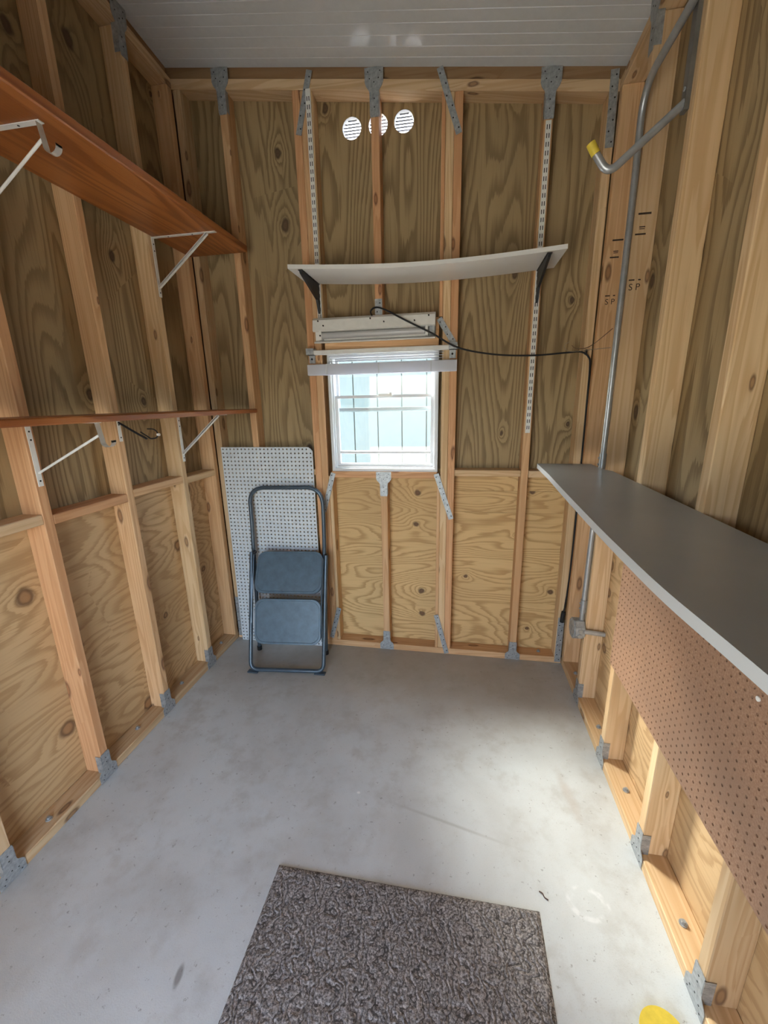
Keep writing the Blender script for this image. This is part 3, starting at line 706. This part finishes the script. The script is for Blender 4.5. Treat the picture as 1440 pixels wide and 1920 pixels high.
for v in bm.verts: v.co -= V((.95, -1.2, 1.30))
done('bench_top', bm, (.95, -1.2, 1.30), [BENCH, BENCHE], bn)
box('cleat', (XR-.045, -2.2, 1.246), (XR-.0005-.008, -.76, 1.2745), PINE[1], bn, .002)
for yy in (-.90, -1.46, -2.0):
    bm = bmesh.new(); add_box(bm, (-.24, -.010, -.004), (-.012, .010, 0)); add_box(bm, (-.016, -.010, -.20), (-.012, .010, 0)); M = Matrix.Translation((-.016, 0, -.17)) @ Matrix.Rotation(math.radians(-142), 4, 'Y')
    add_box(bm, (0, -.006, -.003), (.23, .006, .003), 0, M)
    done('bench_bracket', bm, (XR, yy, 1.2735), WHITEM, bn)

# ---- conduit, junction box
cx = XR-.013
cdt = thing('electrical_conduit', (cx, -.345, .50), 'grey steel conduit rising up the right wall and bending under the ceiling', 'conduit')
path = fillet([(cx, -.335, .49), (cx, -.345, 1.0), (cx, -.372, 1.35), (cx-.003, -.378, 2.45), (cx-.016, -.405, 2.735), (cx-.016, -.80, 2.745), (cx-.016, -2.2, 2.75)], .11, 8)
tube('pipe', path, .0125, STEEL, cdt, 14)
for z, yy in ((1.335, -.371), (.575, -.337)):
    bm = bmesh.new(); add_tube(bm, [(cx, yy, z-.035), (cx, yy-.001, z+.035)], .0155, 14); add_disc(bm, (cx-.015, yy, z+.015), (1, 0, 0), .005, .008, 8); add_disc(bm, (cx-.015, yy, z-.015), (1, 0, 0), .005, .008, 8); done('coupling', bm, (0, 0, 0), STEEL, cdt, True)
jb = thing('junction_box', (XR-.03, -.335, .45), 'galvanised octagonal junction box at the foot of the conduit', 'junction box')
bm = bmesh.new(); q = Matrix.Translation((XR-.028, -.335, .445)) @ Matrix.Rotation(math.pi/2, 4, 'Y') @ Matrix.Rotation(math.radians(22.5), 4, 'Z')
bmesh.ops.create_cone(bm, cap_ends=True, segments=8, radius1=.056, radius2=.056, depth=.052, matrix=q); bmesh.ops.bevel(bm, geom=bm.edges[:], offset=.004, segments=1, affect='EDGES'); done('body', bm, (0, 0, 0), GALV, jb)
bm = bmesh.new(); q = Matrix.Translation((XR-.056, -.335, .445)) @ Matrix.Rotation(math.pi/2, 4, 'Y') @ Matrix.Rotation(math.radians(22.5), 4, 'Z')
bmesh.ops.create_cone(bm, cap_ends=True, segments=8, radius1=.053, radius2=.057, depth=.004, matrix=q)
for dy, dz in ((.03, .03), (-.03, -.03)): add_disc(bm, (XR-.059, -.335+dy, .445+dz), (1, 0, 0), .005, .004, 8)
add_disc(bm, (XR-.0585, -.335, .445), (1, 0, 0), .014, .002, 14); done('cover', bm, (0, 0, 0), GALV, jb)
bm = bmesh.new()
for dy, dz in ((-.0565, .01), (-.0565, -.018)): add_disc(bm, (XR-.03, -.335+dy, .445+dz), (0, 1, 0), .011, .003, 12)
done('knockout', bm, (0, 0, 0), STEEL, jb, True)
tube('stub_pipe', [(XR-.010, -.382, .452), (PR-.002, -.392, .448)], .0125, STEEL, jb, 12)

# ---- big wall hook with yellow tip
uh = thing('utility_hook', (XR, -.725, 2.6), 'grey steel wall hook with a yellow tip high on the right wall', 'hook')
bm = bmesh.new(); add_box(bm, (-.014, -.015, -.12), (-.0005, .015, .32)); add_disc(bm, (-.015, 0, -.06), (1, 0, 0), .006, .004, 8, 1); add_disc(bm, (-.015, 0, .22), (1, 0, 0), .006, .004, 8, 1)
done('mounting_bar', bm, (XR, -.725, 2.6), [DKSTEEL, GALV], uh)
tube('hook_arm', fillet([(XR-.008, -.725, 2.505), (.98, -.715, 2.405), (.905, -.70, 2.345), (.862, -.70, 2.405), (.852, -.70, 2.425)], .05, 8), .0125, STEEL, uh, 12)
tube('yellow_tip', [(.862, -.70, 2.405), (.842, -.70, 2.438)], .0145, YELLOW, uh, 12)

# ---- thin wires near the corner
wr_ = thing('wire_loop', (XR, -.05, 1.86), 'thin bent wire sticking out beside the conduit at the right corner', 'wire')
tube('strand', catmull([(1.10, -.30, 1.918), (1.07, -.16, 1.875), (1.05, -.08, 1.862), (1.02, -.03, 1.868), (1.0, -.02, 1.885)], 5), .0016, simple('rusty_wire', (.16, .10, .06), .6), wr_, 6)
tube('strand', catmull([(1.10, -.30, 1.838), (1.06, -.15, 1.848), (1.03, -.06, 1.852), (.985, -.02, 1.858), (.965, -.015, 1.885), (.99, -.012, 1.905)], 5), .0013, simple('dull_wire', (.30, .25, .18), .5), wr_, 6)

# ---- floor mat with a carved loop relief
mt = thing('door_mat', (.28, -1.75, 0), 'speckled grey-brown carved loop mat on the concrete floor', 'mat')
bm = bmesh.new(); x0, x1, ya, yb = -.170, .733, -2.06, -1.400; nx, ny = 120, 88
from mathutils import noise as mn
G_ = []
for i in range(nx+1):
    c_ = []
    for j in range(ny+1):
        x = x0+(x1-x0)*i/nx; y_ = ya+(yb-ya)*j/ny
        q = V((x*17, y_*17, 0)); h = mn.noise(q*1.0+V((mn.noise(q*.8)*2.2, mn.noise(q*.8+V((7, 3, 1)))*2.2, 0)))
        z = .0105-.004*max(0, 1-abs(h)/.07)
        e = min(i, nx-i, j, ny-j); z = z if e > 1 else .008 if e == 1 else .001
        c_.append(bm.verts.new((x-.28, y_+1.75, z)))
    G_.append(c_)
for i in range(nx):
    for j in range(ny): bm.faces.new((G_[i][j], G_[i+1][j], G_[i+1][j+1], G_[i][j+1]))
bm.normal_update()
tag(done('pile', bm, (.28, -1.75, 0), MATM, mt, True), None, None, None, 'stuff')
box('backing', (x0+.003, ya+.003, 0.0), (x1-.003, yb-.003, .0035), BLACKR, mt, .001)

# ---- yellow disc on the floor
yd = thing('yellow_disc', (1.0, -1.64, 0), 'yellow round plastic disc with small holes on the floor by the right wall', 'disc')
o = [(.058*math.cos(2*math.pi*i/36), .058*math.sin(2*math.pi*i/36)) for i in range(36)]
flat('plate', o, [circle(.0, .012, .004, 10), circle(-.014, -.006, .004, 10), circle(.016, -.004, .004, 10), circle(.002, -.02, .004, 10)], (1.0, -1.642, .016), (1, 0, 0), (0, 1, 0), .008, YELLOW, yd)
bm = bmesh.new(); add_disc(bm, (0, 0, .004), (0, 0, 1), .050, .008, 30); done('base', bm, (1.0, -1.642, 0), simple('dark_yellow_plastic', (.35, .24, .03), .6), yd)

tw = tag(tube('dry_twig', catmull([(.742, -1.340, .002), (.752, -1.345, .003), (.757, -1.356, .002), (.768, -1.362, .002)], 4), .0018, simple('dry_leaf_brown', (.10, .05, .03), .8), None, 6), 'small dry brown twig on the floor beside the mat corner', 'twig')

# ---- timber grade stamps
def stamp(parent, txt, x, y_, z, size):
    cu = bpy.data.curves.new('stamp', 'FONT'); cu.body = txt; cu.size = size; cu.align_x = 'CENTER'; cu.space_line = .9
    t = bpy.data.objects.new('stamp_text', cu); COL.objects.link(t); bpy.context.view_layer.update()
    me = bpy.data.meshes.new_from_object(t); bpy.data.objects.remove(t); bpy.data.curves.remove(cu)
    me.materials.clear(); me.materials.append(INK)
    return link('grade_stamp', me, (x, y_-.0006, z), parent, Matrix.Rotation(math.pi/2, 3, 'X'))
def dash(bm, x, z, w, h): add_box(bm, (x-w/2, -.0006, z-h/2), (x+w/2, 0, z+h/2))
for s, yy, xo, zo in ((SRs[1], YR[1]-ST/2, 0, 0), (SRs[0], YR[0]-ST/2, .008, .01)):
    bm = bmesh.new(); dash(bm, 1.152+xo, 2.335+zo, .048, .007); dash(bm, 1.148+xo, 2.288+zo, .022, .004); dash(bm, 1.148+xo, 2.281+zo, .02, .003); dash(bm, 1.144+xo, 2.262+zo, .04, .006)
    dash(bm, 1.132+xo, 2.094+zo, .022, .005); dash(bm, 1.162+xo, 2.094+zo, .010, .005)
    done('grade_stamp', bm, (0, yy, 0), INK, s); stamp(s, 'S P', 1.145+xo, yy, 2.055+zo, .036)
bm = bmesh.new(); dash(bm, 1.150, 2.05, .016, .004); done('grade_stamp', bm, (0, YR[3]-ST/2, 0), INK, SRs[3])
stamp(SRs[3], 'Z', 1.165, YR[3]-ST/2, 2.0, .03)
